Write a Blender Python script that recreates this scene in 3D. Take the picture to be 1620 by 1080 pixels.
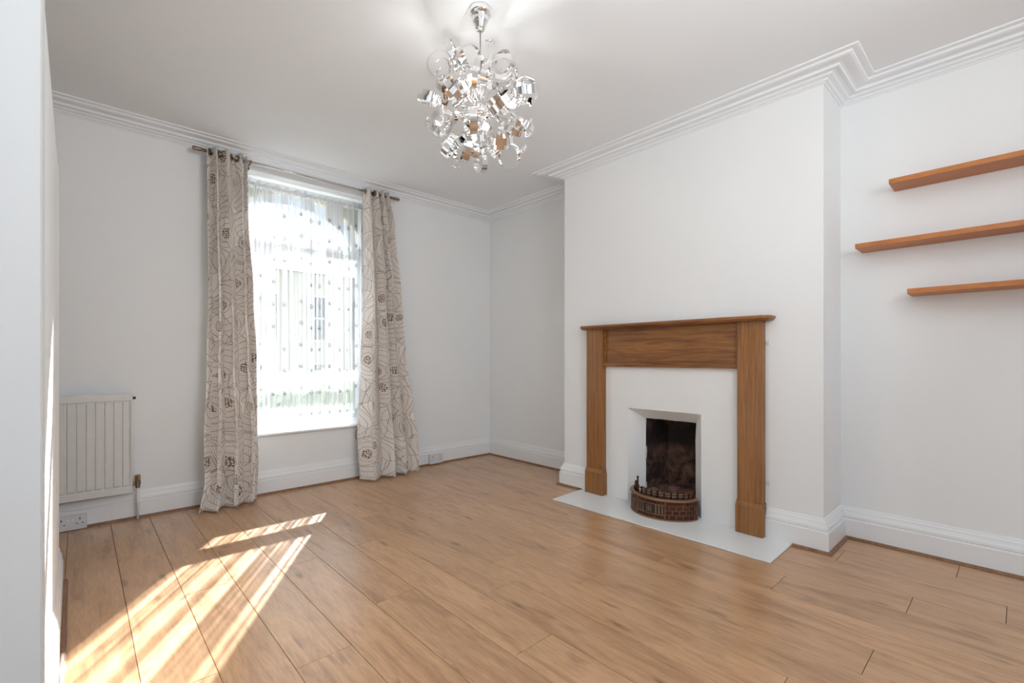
import bpy, bmesh, math, random
from math import sin, cos, pi, radians, sqrt
from mathutils import Vector, Matrix

for o in list(bpy.data.objects):
    bpy.data.objects.remove(o)
SC = bpy.context.scene
COL = SC.collection

# ------------------------------------------------------------------ measured layout (metres)
YW = 3.775            # inner face of the window wall
XA = 3.1665           # alcove wall on the right
XC = 2.8255           # chimney breast face
Y1, Y2 = 2.449, 0.691  # chimney breast ends
XL = -0.75            # far left wall
YR = -2.6             # rear wall, behind the camera
ZT = 2.463            # ceiling

# ------------------------------------------------------------------ camera
cam = bpy.data.cameras.new('camera')
camo = bpy.data.objects.new('camera', cam)
COL.objects.link(camo)
SC.camera = camo
camo.location = (0, 0, 1.0)
camo.rotation_euler = (radians(90), 0, -0.7452)
cam.sensor_width = 36
cam.lens = 742.85 * 36 / 1620
cam.shift_y = 25.9 / 1620
cam.clip_start = 0.02
cam.clip_end = 200

# ------------------------------------------------------------------ world, sun, daylight, added fill
w = bpy.data.worlds.new('sky')
SC.world = w
w.use_nodes = True
nt = w.node_tree
bg = nt.nodes['Background']
tc = nt.nodes.new('ShaderNodeTexCoord')
sx = nt.nodes.new('ShaderNodeSeparateXYZ')
rp = nt.nodes.new('ShaderNodeValToRGB')
nt.links.new(tc.outputs['Generated'], sx.inputs[0])
nt.links.new(sx.outputs['Z'], rp.inputs[0])
nt.links.new(rp.outputs[0], bg.inputs[0])
rp.color_ramp.elements[0].position = 0.0
rp.color_ramp.elements[0].color = (0.92, 0.96, 1.0, 1)
rp.color_ramp.elements[1].position = 0.8
rp.color_ramp.elements[1].color = (0.55, 0.74, 1.0, 1)
bg.inputs[1].default_value = .80

sun = bpy.data.lights.new('sun', 'SUN')
sun.energy = 27
sun.angle = radians(0.55)
sun.color = (0.98, 0.985, 1.0)
suno = bpy.data.objects.new('sun', sun)
COL.objects.link(suno)
suno.rotation_euler = Vector((-0.65, -1.0, -0.628)).to_track_quat('-Z', 'Y').to_euler()
suno.location = (6, 9, 7)


def area(name, loc, direction, sx_, sy_, e, col=(1, 1, 1), portal=False):
    l = bpy.data.lights.new(name, 'AREA')
    l.shape = 'RECTANGLE'
    l.size, l.size_y = sx_, sy_
    l.energy = e
    l.color = col
    l.cycles.is_portal = portal
    o = bpy.data.objects.new(name, l)
    COL.objects.link(o)
    o.location = loc
    o.rotation_euler = Vector(direction).to_track_quat('-Z', 'Z').to_euler()
    return o


area('window_portal', (1.33, 4.16, 1.4), (0, -1, 0), 1.1, 2.0, 1, portal=True)
# fill light added behind the camera to brighten the room
area('fill_light', (1.05, -.75, 1.8), (-.08, .8, .72), .9, .9, 28, (0.93, 0.97, 1.0))

SC.view_settings.view_transform = 'Standard'
SC.view_settings.look = 'None'
SC.view_settings.gamma = 1.0
SC.view_settings.use_curve_mapping = False
SC.view_settings.exposure = 0.53

# ------------------------------------------------------------------ materials


class NT:
    def __init__(self, name):
        self.m = bpy.data.materials.new(name)
        self.m.use_nodes = True
        self.t = self.m.node_tree
        self.b = self.t.nodes['Principled BSDF']
        self.out = self.t.nodes['Material Output']

    def n(self, kind, **kw):
        nd = self.t.nodes.new('ShaderNode' + kind)
        for k, v in kw.items():
            setattr(nd, k, v)
        return nd

    def l(self, a, b):
        self.t.links.new(a, b)

    def math(self, op, a, b=None, clamp=False):
        nd = self.n('Math', operation=op, use_clamp=clamp)
        for i, v in enumerate((a, b)):
            if v is None:
                continue
            if isinstance(v, (int, float)):
                nd.inputs[i].default_value = v
            else:
                self.l(v, nd.inputs[i])
        return nd.outputs[0]

    def mix(self, f, a, b, mode='MIX'):
        nd = self.n('Mix', data_type='RGBA', blend_type=mode)
        for s, v in ((nd.inputs[0], f), (nd.inputs[6], a), (nd.inputs[7], b)):
            if isinstance(v, (int, float)):
                s.default_value = v
            elif isinstance(v, tuple):
                s.default_value = (*v, 1)
            else:
                self.l(v, s)
        return nd.outputs[2]

    def ramp(self, f, stops):
        nd = self.n('ValToRGB')
        els = nd.color_ramp.elements
        while len(els) < len(stops):
            els.new(0.5)
        for e, (p, c) in zip(els, stops):
            e.position = p
            e.color = (c, c, c, 1) if isinstance(c, (int, float)) else (*c, 1)
        self.l(f, nd.inputs[0])
        return nd.outputs[0]

    def coord(self, kind='Object', scale=(1, 1, 1), rand=False):
        t = self.n('TexCoord')
        mp = self.n('Mapping')
        mp.inputs['Scale'].default_value = scale
        src = t.outputs[kind]
        if rand:
            oi = self.n('ObjectInfo')
            va = self.n('VectorMath', operation='MULTIPLY_ADD')
            cx = self.n('CombineXYZ')
            for i, k in enumerate((37.0, 91.0, 13.0)):
                self.l(self.math('MULTIPLY', oi.outputs['Random'], k), cx.inputs[i])
            va.operation = 'ADD'
            self.l(src, va.inputs[0])
            self.l(cx.outputs[0], va.inputs[1])
            src = va.outputs[0]
        self.l(src, mp.inputs[0])
        return mp.outputs[0]

    def noise(self, vec, scale, detail=4, rough=.5, dist=0):
        nd = self.n('TexNoise')
        nd.inputs['Scale'].default_value = scale
        nd.inputs['Detail'].default_value = detail
        nd.inputs['Roughness'].default_value = rough
        nd.inputs['Distortion'].default_value = dist
        self.l(vec, nd.inputs['Vector'])
        return nd.outputs['Fac']

    def bump(self, h, strength, dist=.002):
        nd = self.n('Bump')
        nd.inputs['Strength'].default_value = strength
        nd.inputs['Distance'].default_value = dist
        self.l(h, nd.inputs['Height'])
        self.l(nd.outputs[0], self.b.inputs['Normal'])


def setc(m, sock, v):
    if isinstance(v, tuple):
        m.b.inputs[sock].default_value = (*v, 1)
    elif isinstance(v, (int, float)):
        m.b.inputs[sock].default_value = v
    else:
        m.l(v, m.b.inputs[sock])


def paint(name, col, rough=.6, bscale=60, bstr=.12, var=.02):
    m = NT(name)
    v = m.coord()
    f = m.noise(v, 3.0, 3)
    c2 = tuple(max(0, c - var) for c in col)
    setc(m, 'Base Color', m.mix(f, col, c2))
    setc(m, 'Roughness', rough)
    m.bump(m.noise(v, bscale, 4), bstr)
    return m.m


def plain(name, col, rough=.5, metal=0.0):
    m = NT(name)
    v = m.coord()
    f = m.noise(v, 25, 3)
    setc(m, 'Base Color', m.mix(f, col, tuple(c * .9 for c in col)))
    setc(m, 'Roughness', rough)
    setc(m, 'Metallic', metal)
    return m.m


M_WALL = paint('wall_paint', (0.875, 0.885, 0.885), .75, 90, .10)
M_PIER = paint('grey_paint_darkened', (0.66, 0.672, 0.68), .75, 90, .10)  # wall colour darkened here to offset the fill light on the pier
M_CEIL = paint('ceiling_paint', (0.875, 0.905, 0.93), .8, 70, .10)
M_TRIM = paint('gloss_white_paint', (0.87, 0.875, 0.88), .3, 20, .04)
M_HEARTH = paint('hearth_white_paint', (0.86, 0.87, 0.86), .35, 30, .12)
M_RENDER = paint('white_painted_render', (0.87, 0.875, 0.865), .55, 22, .25)
M_UPVC = plain('white_frame', (0.84, 0.85, 0.86), .3)
M_ENAMEL = plain('white_enamel', (0.78, 0.77, 0.75), .35)
M_PLASTIC = plain('white_plastic', (0.74, 0.75, 0.76), .35)
M_DARK = plain('dark_slot', (0.02, 0.02, 0.02), .6)
M_BRASS = plain('aged_brass', (0.50, 0.34, 0.16), .35, .9)
M_BRONZE = plain('antique_bronze', (0.26, 0.20, 0.15), .35, .8)
M_STEEL = plain('brushed_steel', (0.62, 0.61, 0.60), .22, 1.0)
M_CHROME = plain('polished_chrome', (0.93, 0.92, 0.91), .06, 1.0)
M_CABLE = plain('grey_cable', (0.30, 0.27, 0.25), .5)
M_OUTSTONE = paint('exterior_stone', (0.66, 0.61, 0.49), .8, 12, .3, .08)
M_SLATE = paint('roof_slate', (0.30, 0.32, 0.36), .7, 12, .3, .06)
M_DARKGLASS = plain('dark_window_glass', (0.10, 0.12, 0.14), .1)
M_ASPHALT = paint('pale_concrete_paving', (0.24, 0.25, 0.25), .9, 12, .3, .08)
M_LEAF = paint('hedge_leaf', (0.27, 0.31, 0.24), .7, 30, .5, .06)


def wood(name, c1, c2, c3, scale, rough, rand=False, knots=0.0, bump=.08, var=.0):
    m = NT(name)
    v = m.coord('Object', scale, rand)
    n1 = m.noise(v, 1.0, 6, .62, .9)
    n2 = m.noise(v, 7.0, 5, .6, .3)
    base = m.ramp(n1, [(.30, c3), (.47, c2), (.62, c1), (.80, c2)])
    fine = m.ramp(n2, [(.35, .80), (.6, 1.04)])
    col = m.mix(.75, base, fine, 'MULTIPLY')
    if var:
        oi = m.n('ObjectInfo')
        f = m.ramp(oi.outputs['Random'], [(0, 1 - var), (1, 1 + var * .5)])
        col = m.mix(1.0, col, f, 'MULTIPLY')
    if knots:
        t2 = m.coord('Object', tuple(s * k for s, k in zip(scale, (.85, 1.5, 1))), rand)
        vo = m.n('TexVoronoi')
        vo.inputs['Scale'].default_value = .8
        m.l(t2, vo.inputs['Vector'])
        wob = m.math('ADD', vo.outputs['Distance'], m.math('MULTIPLY', m.math('SUBTRACT', n2, .5), .22))
        k = m.ramp(wob, [(.03, 1.0), (.17, 0.0)])
        col = m.mix(m.math('MULTIPLY', k, knots), col, tuple(c * .38 for c in c3))
    setc(m, 'Base Color', col)
    setc(m, 'Roughness', rough)
    m.bump(n2, bump, .0008)
    if rand:
        m.b.inputs['Specular IOR Level'].default_value = .5
        m.b.inputs['Coat Weight'].default_value = .35
        m.b.inputs['Coat Roughness'].default_value = .28
    return m.m


M_FLOOR = wood('oak_laminate', (0.65, 0.385, 0.205), (0.565, 0.320, 0.165), (0.41, 0.215, 0.105),
               (15, 2.0, 15), .30, True, .75, .05, .08)
M_BEAD = wood('beading_wood', (0.30, 0.15, 0.075), (0.24, 0.115, 0.055), (0.18, 0.085, 0.04), (30, 30, 30), .45)
M_FPV = wood('mahogany_vertical', (0.37, 0.165, 0.048), (0.29, 0.120, 0.033), (0.18, 0.072, 0.021),
             (70, 70, 2.6), .38)
M_FPH = wood('mahogany_horizontal', (0.36, 0.155, 0.045), (0.24, 0.094, 0.028), (0.11, 0.042, 0.015),
             (34, 2.0, 34), .38)
M_SHELF = wood('beech_effect_shelf', (0.56, 0.205, 0.052), (0.50, 0.175, 0.043), (0.43, 0.145, 0.036),
               (14, 2, 14), .42)


def glass_mat():
    m = NT('window_glass')
    tr = m.n('BsdfTransparent')
    tr.inputs[0].default_value = (.97, .985, .98, 1)
    gl = m.n('BsdfGlossy')
    gl.inputs['Roughness'].default_value = .02
    mx = m.n('MixShader')
    mx.inputs[0].default_value = .06
    m.l(tr.outputs[0], mx.inputs[1])
    m.l(gl.outputs[0], mx.inputs[2])
    m.l(mx.outputs[0], m.out.inputs[0])
    return m.m


def net_mat():
    m = NT('net_voile')
    t = m.n('TexCoord')
    s = m.n('SeparateXYZ')
    m.l(t.outputs['UV'], s.inputs[0])
    x, z = s.outputs[0], s.outputs[1]
    # gathers: streaks that run nearly straight down the cloth
    cx = m.n('CombineXYZ')
    m.l(m.math('MULTIPLY', x, 34.0), cx.inputs[0])
    m.l(m.math('MULTIPLY', z, .45), cx.inputs[1])
    n1 = m.noise(cx.outputs[0], 1.0, 3, .6)
    gath = m.ramp(n1, [(.36, .10), (.45, .38), (.50, .78), (.66, .95)])
    # broad dense and thin zones across the width (0..1)
    zone = m.ramp(x, [(0, .6), (.28, .55), (.34, .25), (.40, .6), (.48, .2), (.54, .5), (.60, .15), (.63, .25),
                      (.66, 1.0), (.785, 1.0), (.80, .1), (.825, .1), (.84, .95), (.88, .95), (.895, .05), (.955, .05), (.965, .8), (1, .8)])
    zh = m.ramp(z, [(.13, .35), (.20, 1.0)])
    op = m.math('ADD', m.math('MULTIPLY', gath, .95), m.math('MULTIPLY', m.math('SUBTRACT', zone, .5), m.math('MULTIPLY', zh, .75)), True)
    op = m.math('MAXIMUM', op, .16)
    # fine weave threads
    hemf = m.ramp(z, [(0, 1), (.022, 1), (.028, 0), (.965, 0), (.975, 1), (1, 1)])
    op = m.math('MAXIMUM', op, m.math('MULTIPLY', hemf, .78))
    op = m.math('MINIMUM', op, .88)
    tr = m.n('BsdfTransparent')
    df = m.n('BsdfDiffuse')
    df.inputs[0].default_value = (.86, .88, .90, 1)
    tl = m.n('BsdfTranslucent')
    tl.inputs[0].default_value = (.86, .88, .90, 1)
    a = m.n('MixShader')
    a.inputs[0].default_value = .09
    m.l(df.outputs[0], a.inputs[1])
    m.l(tl.outputs[0], a.inputs[2])
    b = m.n('MixShader')
    m.l(op, b.inputs[0])
    m.l(tr.outputs[0], b.inputs[1])
    m.l(a.outputs[0], b.inputs[2])
    m.l(b.outputs[0], m.out.inputs[0])
    return m.m


def curtain_mat():
    m = NT('patterned_curtain_cloth')
    t = m.n('TexCoord')
    uv = t.outputs['UV']
    mp = m.n('Mapping')
    m.l(uv, mp.inputs[0])
    # warp slightly so rings are not perfect circles
    nz = m.n('TexNoise')
    nz.inputs['Scale'].default_value = 6
    m.l(mp.outputs[0], nz.inputs['Vector'])
    ad = m.n('VectorMath', operation='MULTIPLY_ADD')
    m.l(nz.outputs['Color'], ad.inputs[0])
    ad.inputs[1].default_value = (.05, .05, 0)
    m.l(mp.outputs[0], ad.inputs[2])
    v = ad.outputs[0]

    def vor(scale, feat='F1', rnd=.85, vec=None):
        vo = m.n('TexVoronoi', feature=feat, voronoi_dimensions='2D')
        vo.inputs['Scale'].default_value = scale
        vo.inputs['Randomness'].default_value = rnd
        m.l(vec or v, vo.inputs['Vector'])
        return vo
    big = vor(3.4)
    d = big.outputs['Distance']
    # wide rings round each flower
    fr = m.math('FRACT', m.math('MULTIPLY', d, 7.5))
    ring = m.math('LESS_THAN', m.math('ABSOLUTE', m.math('SUBTRACT', fr, .5)), .042)
    edge = m.math('LESS_THAN', vor(3.4, 'DISTANCE_TO_EDGE').outputs['Distance'], .009)
    # scalloped hatch from a second cell layer
    sm = vor(6.2)
    fr2 = m.math('FRACT', m.math('MULTIPLY', sm.outputs['Distance'], 17.0))
    hatch = m.math('LESS_THAN', m.math('ABSOLUTE', m.math('SUBTRACT', fr2, .5)), .13)
    sc = m.n('SeparateColor')
    m.l(sm.outputs['Color'], sc.inputs[0])
    on = m.math('GREATER_THAN', sc.outputs[0], .22)
    hatch = m.math('MULTIPLY', m.math('MULTIPLY', hatch, on), .75)
    edge2 = m.math('LESS_THAN', vor(6.2, 'DISTANCE_TO_EDGE').outputs['Distance'], .014)
    line = m.math('MAXIMUM', m.math('MAXIMUM', ring, m.math('MULTIPLY', edge, .9)),
                  m.math('MAXIMUM', hatch, m.math('MULTIPLY', edge2, .8)))
    base = m.mix(line, (.93, .885, .84), (.40, .31, .245))
    # grape-like flower hearts: brown disc carrying pale dots
    disc = m.math('LESS_THAN', d, .125)
    dots = m.math('LESS_THAN', vor(74, 'F1', .45).outputs['Distance'], .36)
    heart = m.mix(dots, (.24, .13, .085), (.90, .86, .80))
    col = m.mix(disc, base, heart)
    # woven slub
    col = m.mix(.25, col, m.ramp(m.noise(mp.outputs[0], 260, 2), [(.3, .75), (.7, 1.1)]), 'MULTIPLY')
    setc(m, 'Base Color', col)
    setc(m, 'Roughness', .85)
    tl = m.n('BsdfTranslucent')
    m.l(m.mix(.5, col, (.75, .68, .60)), tl.inputs[0])
    mx = m.n('MixShader')
    mx.inputs[0].default_value = .10
    m.l(m.b.outputs[0], mx.inputs[1])
    m.l(tl.outputs[0], mx.inputs[2])
    m.l(mx.outputs[0], m.out.inputs[0])
    return m.m


def soot_mat():
    m = NT('sooty_firebrick')
    v = m.coord()
    g = m.n('NewGeometry')
    s = m.n('SeparateXYZ')
    m.l(g.outputs['Position'], s.inputs[0])
    n = m.noise(v, 9, 6, .65, .6)
    n2 = m.noise(v, 30, 5, .6)
    # rust coloured lower back, soot coated above, as the bricks themselves are stained
    low = m.math('MULTIPLY', m.ramp(s.outputs[2], [(.10, 1), (.33, .9), (.40, .10), (.48, .12), (.55, .55), (.62, .1)]), m.ramp(n, [(.38, .1), (.62, 1)]))
    rust = m.mix(n2, (.16, .050, .026), (.26, .16, .12))
    setc(m, 'Base Color', m.mix(low, (.006, .005, .0045), rust))
    setc(m, 'Roughness', .9)
    m.bump(n2, .5, .01)
    return m.m


def fret_mat():
    m = NT('antiqued_copper_fret')
    v = m.coord()
    n = m.noise(v, 45, 5, .6)
    setc(m, 'Base Color', m.ramp(n, [(.3, (.03, .010, .007)), (.55, (.095, .030, .016)), (.75, (.24, .09, .038))]))
    setc(m, 'Metallic', .65)
    setc(m, 'Roughness', .38)
    m.bump(n, .3, .002)
    return m.m


def bulb_mat():
    m = NT('lit_bulb')
    setc(m, 'Base Color', (1., .95, .85))
    m.b.inputs['Emission Color'].default_value = (1, .955, .90, 1)
    m.b.inputs['Emission Strength'].default_value = 80
    return m.m


def crystal_mat():
    m = NT('crystal_bead')
    setc(m, 'Base Color', (1., .985, .96))
    m.b.inputs['Transmission Weight'].default_value = 1.0
    setc(m, 'Roughness', .02)
    m.b.inputs['IOR'].default_value = 1.55
    return m.m


M_GLASS = glass_mat()
M_NET = net_mat()
M_CURTAIN = curtain_mat()
M_SOOT = soot_mat()
M_FRET = fret_mat()
M_FRETLINE = plain('worn_fret_edges', (.33, .19, .115), .38, .8)
M_BULB = bulb_mat()
M_CRYSTAL = crystal_mat()
M_COAL = paint('pale_ash_coal', (0.16, 0.145, 0.13), .9, 40, .6, .10)
M_THREAD = plain('grey_embroidery', (.17, .17, .19), .7)
M_SUB = plain('floor_joint_shadow_gap', (.07, .04, .022), .8)

# ------------------------------------------------------------------ mesh helpers


def box(bm, x0, x1, y0, y1, z0, z1, bev=0.0, seg=2):
    if x0 > x1: x0, x1 = x1, x0
    if y0 > y1: y0, y1 = y1, y0
    if z0 > z1: z0, z1 = z1, z0
    vs = [bm.verts.new(p) for p in ((x0, y0, z0), (x1, y0, z0), (x1, y1, z0), (x0, y1, z0),
                                    (x0, y0, z1), (x1, y0, z1), (x1, y1, z1), (x0, y1, z1))]
    fs = [bm.faces.new([vs[i] for i in f]) for f in
          ((3, 2, 1, 0), (4, 5, 6, 7), (0, 1, 5, 4), (1, 2, 6, 5), (2, 3, 7, 6), (3, 0, 4, 7))]
    if bev:
        es = list({e for f in fs for e in f.edges})
        bmesh.ops.bevel(bm, geom=es, offset=bev, segments=seg, affect='EDGES', profile=.5)


def prism(bm, pts, h0, h1, axis='z'):
    """closed outline pts (a,b) extruded along axis from h0 to h1"""
    def P(a, b, h):
        return {'z': (a, b, h), 'y': (a, h, b), 'x': (h, a, b)}[axis]
    A = [bm.verts.new(P(a, b, h0)) for a, b in pts]
    B = [bm.verts.new(P(a, b, h1)) for a, b in pts]
    n = len(pts)
    bm.faces.new(A[::-1])
    bm.faces.new(B)
    for i in range(n):
        j = (i + 1) % n
        bm.faces.new((A[i], A[j], B[j], B[i]))


def tube(bm, pts, r, n=8, cap=True):
    pts = [Vector(p) for p in pts]
    rs = r if isinstance(r, (list, tuple)) else [r] * len(pts)
    rings = []
    up = None
    for i, p in enumerate(pts):
        t = (pts[min(i + 1, len(pts) - 1)] - pts[max(i - 1, 0)]).normalized()
        if up is None:
            up = t.orthogonal().normalized()
        up = (up - t * up.dot(t))
        up = up.normalized() if up.length > 1e-6 else t.orthogonal().normalized()
        sd = t.cross(up)
        rings.append([bm.verts.new(p + (up * cos(2 * pi * k / n) + sd * sin(2 * pi * k / n)) * rs[i]) for k in range(n)])
    for a, b in zip(rings, rings[1:]):
        for k in range(n):
            bm.faces.new((a[k], a[(k + 1) % n], b[(k + 1) % n], b[k]))
    if cap:
        bm.faces.new(rings[0][::-1])
        bm.faces.new(rings[-1])


def lathe(bm, prof, c=(0, 0, 0), axis=(0, 0, 1), n=20):
    ax = Vector(axis).normalized()
    u = ax.orthogonal().normalized()
    v = ax.cross(u)
    c = Vector(c)
    rings = []
    for r, h in prof:
        if r < 1e-6:
            rings.append([bm.verts.new(c + ax * h)])
        else:
            rings.append([bm.verts.new(c + ax * h + (u * cos(2 * pi * k / n) + v * sin(2 * pi * k / n)) * r) for k in range(n)])
    for a, b in zip(rings, rings[1:]):
        for k in range(n):
            q = [a[k % len(a)], a[(k + 1) % n % len(a)], b[(k + 1) % n % len(b)], b[k % len(b)]]
            q2 = []
            for x in q:
                if x not in q2:
                    q2.append(x)
            if len(q2) > 2:
                bm.faces.new(q2)


def obj(name, bm, mat, parent=None, smooth=False, loc=None):
    bmesh.ops.recalc_face_normals(bm, faces=bm.faces)
    me = bpy.data.meshes.new(name)
    bm.to_mesh(me)
    bm.free()
    me.materials.append(mat)
    if smooth:
        for p in me.polygons:
            p.use_smooth = True
    o = bpy.data.objects.new(name, me)
    COL.objects.link(o)
    if parent:
        o.parent = parent
    if loc:
        o.location = loc
    return o


def local(bm, c):
    bmesh.ops.translate(bm, verts=bm.verts, vec=-Vector(c))
    return bm


def tag(o, label=None, cat=None, group=None, kind=None):
    if label: o['label'] = label
    if cat: o['category'] = cat
    if group: o['group'] = group
    if kind: o['kind'] = kind
    return o


def thing(name, label, cat, loc=(0, 0, 0), group=None):
    o = bpy.data.objects.new(name, None)
    o.empty_display_size = .05
    COL.objects.link(o)
    o.location = loc
    tag(o, label, cat, group)
    return o


def part(name, bm, mat, t, smooth=False, base=None):
    """mesh given in world coordinates, parented to the thing t standing at t.location (plus base)"""
    c = t.location if base is None else base
    local(bm, c)
    return obj(name, bm, mat, t, smooth)


def sub(name, bm, mat, p, root, smooth=False):
    local(bm, root.location)
    return obj(name, bm, mat, p, smooth)


def struct(name, bm, mat, parent=None, smooth=False, label=None, cat=None):
    o = obj(name, bm, mat, parent, smooth)
    if not parent:
        o['kind'] = 'structure'
        tag(o, label, cat)
    return o


B = bmesh.new

# ------------------------------------------------------------------ room shell
TH = 0.25
OX0, OX1, OZ0, OZ1 = .80, 1.88, .42, 2.36       # window opening

bm = B(); box(bm, XL - .2, XA + .2, YR - .3, YW + TH, -.14, -.012)
floor = struct('floor', bm, M_SUB, label='wood-effect laminate floor of long oak planks', cat='floor')

# planks, one object each; seams and end joints as measured
PW, PLEN, T0 = .1865, 1.255, -.046
JOINT = {0: 2.405, 1: 1.73, 2: 2.39, 3: 1.58, 4: 2.384, 5: 1.781, 6: 1.152, 7: 1.537, 8: .495, 9: 1.326, 10: .342,
         11: 1.212, 12: .733, 13: .306, 14: .038, 15: .62, 16: .2, -1: 1.60, -2: 2.1, -3: 1.3, -4: .7}
GAP = .0008
plank_cache = {}


def plank(x0, x1, y0, y1):
    wx, wy = x1 - x0, y1 - y0
    key = (round(wx, 4), round(wy, 4))
    if key not in plank_cache:
        b = B()
        # eased long edges: flat top with a small chamfer all round
        c = .0011
        hx, hy = wx / 2 - GAP, wy / 2 - GAP
        lo = [b.verts.new(p) for p in ((-hx, -hy, -.012), (hx, -hy, -.012), (hx, hy, -.012), (-hx, hy, -.012))]
        mi = [b.verts.new(p) for p in ((-hx, -hy, -c), (hx, -hy, -c), (hx, hy, -c), (-hx, hy, -c))]
        to = [b.verts.new(p) for p in ((-hx + c, -hy + c, 0), (hx - c, -hy + c, 0), (hx - c, hy - c, 0), (-hx + c, hy - c, 0))]
        b.faces.new(lo[::-1]); b.faces.new(to)
        for i in range(4):
            j = (i + 1) % 4
            b.faces.new((lo[i], lo[j], mi[j], mi[i]))
            b.faces.new((mi[i], mi[j], to[j], to[i]))
        me = bpy.data.meshes.new('plank')
        b.to_mesh(me); b.free()
        me.materials.append(M_FLOOR)
        plank_cache[key] = me
    o = bpy.data.objects.new('plank', plank_cache[key])
    COL.objects.link(o)
    o.parent = floor
    o.location = ((x0 + x1) / 2, (y0 + y1) / 2, 0)


for k in range(-4, 18):
    x0 = max(T0 + PW * k, XL); x1 = min(T0 + PW * (k + 1), XA)
    if x1 - x0 < .01:
        continue
    y = JOINT.get(k, 1.0)
    while y > YR:
        y -= PLEN
    while y < YW:
        a, b_ = max(y, YR), min(y + PLEN, YW)
        if b_ - a > .01:
            plank(x0, x1, a, b_)
        y += PLEN

bm = B(); box(bm, XL - .2, XA + .2, YR - .3, YW + TH, ZT, ZT + .15)
struct('ceiling', bm, M_CEIL, label='flat white painted ceiling', cat='ceiling')

bm = B()
box(bm, XL - .2, OX0, YW, YW + TH, -.14, ZT)
box(bm, OX1, XA + .2, YW, YW + TH, -.14, ZT)
box(bm, OX0, OX1, YW, YW + TH, -.14, OZ0)
box(bm, OX0, OX1, YW, YW + TH, OZ1, ZT)
struct('wall_back', bm, M_WALL, label='white wall that holds the tall window', cat='wall')
bm = B(); box(bm, XA, XA + .2, YR, YW, -.012, ZT)
struct('wall_right', bm, M_WALL, label='white alcove wall carrying the three shelves', cat='wall')
bm = B()
box(bm, XL - .2, XL, YR, -2.15, -.012, ZT); box(bm, XL - .2, XL, -.15, YW, -.012, ZT)
box(bm, XL - .2, XL, -2.15, -.15, -.012, .4); box(bm, XL - .2, XL, -2.15, -.15, 2.3, ZT)  # unseen opening added behind the camera to let in side daylight
struct('wall_left', bm, M_WALL, label='white wall on the far left beyond the low partition', cat='wall')
# rear wall behind the camera; wide opening added to let in extra daylight
bm = B()
box(bm, XL, -.1, YR - .3, YR, -.012, ZT)
box(bm, 2.5, XA, YR - .3, YR, -.012, ZT)
box(bm, -.1, 2.5, YR - .3, YR, -.012, .4)
box(bm, -.1, 2.5, YR - .3, YR, 2.3, ZT)
struct('wall_rear', bm, M_WALL, label='white wall behind the camera', cat='wall')

# chimney breast with the fireplace opening
FO0, FO1, FOZ = 1.336, 1.862, .652
bm = B()
r = .012
box(bm, XC, XA, Y2, FO0, -.0, ZT)
box(bm, XC, XA, FO1, Y1, -.0, ZT)
box(bm, XC, XA, FO0, FO1, FOZ, ZT)
struct('wall_chimney', bm, M_WALL, label='white chimney breast around the fireplace', cat='wall')

# left partition: about two metres tall, ends in an outer corner, top level
bm = B()
prism(bm, [(-.064, 2.87), (-.067, 2.862), (-.0565, .92), (-.30, .92), (-.30, 2.87)], 0, 1.842)
struct('wall_partition', bm, M_WALL, label='white partition end seen edge-on at the left', cat='wall')
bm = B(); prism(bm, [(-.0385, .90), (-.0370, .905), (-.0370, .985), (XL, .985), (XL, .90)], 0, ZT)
struct('wall_pier', bm, M_PIER, label='wall pier, colour darkened to pale grey, filling the left edge of the picture', cat='wall')

# ------------------------------------------------------------------ mouldings


def sweep(name, path, prof, mat, side=1, close_start=None, close_end=None):
    """profile (d, z) run along a plan polyline; interior lies to the right of travel when side=1"""
    b = B()
    n = len(path)
    P = [Vector(p) for p in path]
    rings = []
    for i, p in enumerate(P):
        def nrm(a, c):
            d = (c - a).normalized()
            return Vector((d.y, -d.x)) * side
        if i == 0:
            nv = nrm(P[0], P[1]) if close_start is None else Vector(close_start)
        elif i == n - 1:
            nv = nrm(P[-2], P[-1]) if close_end is None else Vector(close_end)
        else:
            a, c = nrm(P[i - 1], p), nrm(p, P[i + 1])
            nv = (a + c) / (1 + a.dot(c))
        rings.append([b.verts.new((p.x + nv.x * d, p.y + nv.y * d, z)) for d, z in prof])
    m = len(prof)
    for a, c in zip(rings, rings[1:]):
        for k in range(m):
            b.faces.new((a[k], a[(k + 1) % m], c[(k + 1) % m], c[k]))
    b.faces.new(rings[0]); b.faces.new(rings[-1][::-1])
    return struct(name, b, mat)


CORN = [(0, 2.463), (0, 2.412), (.006, 2.412), (.009, 2.417), (.020, 2.419), (.027, 2.427), (.047, 2.431),
        (.052, 2.438), (.066, 2.439), (.078, 2.436), (.086, 2.436), (.090, 2.447), (.100, 2.449), (.120, 2.4465),
        (.140, 2.4455), (.150, 2.449), (.154, 2.456), (.172, 2.4555), (.182, 2.457), (.184, 2.463)]
SKIRT = [(0, 0), (.030, 0), (.030, .104), (.027, .107), (.021, .108), (.021, .112), (.025, .116), (.024, .128), (.019, .137),
         (.018, .141), (.014, .143), (.013, .152), (.008, .160), (.006, .168), (0, .170)]
BEAD = [(.030, 0), (.046, 0), (.045, .005), (.041, .011), (.034, .014), (.030, .014)]
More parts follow.
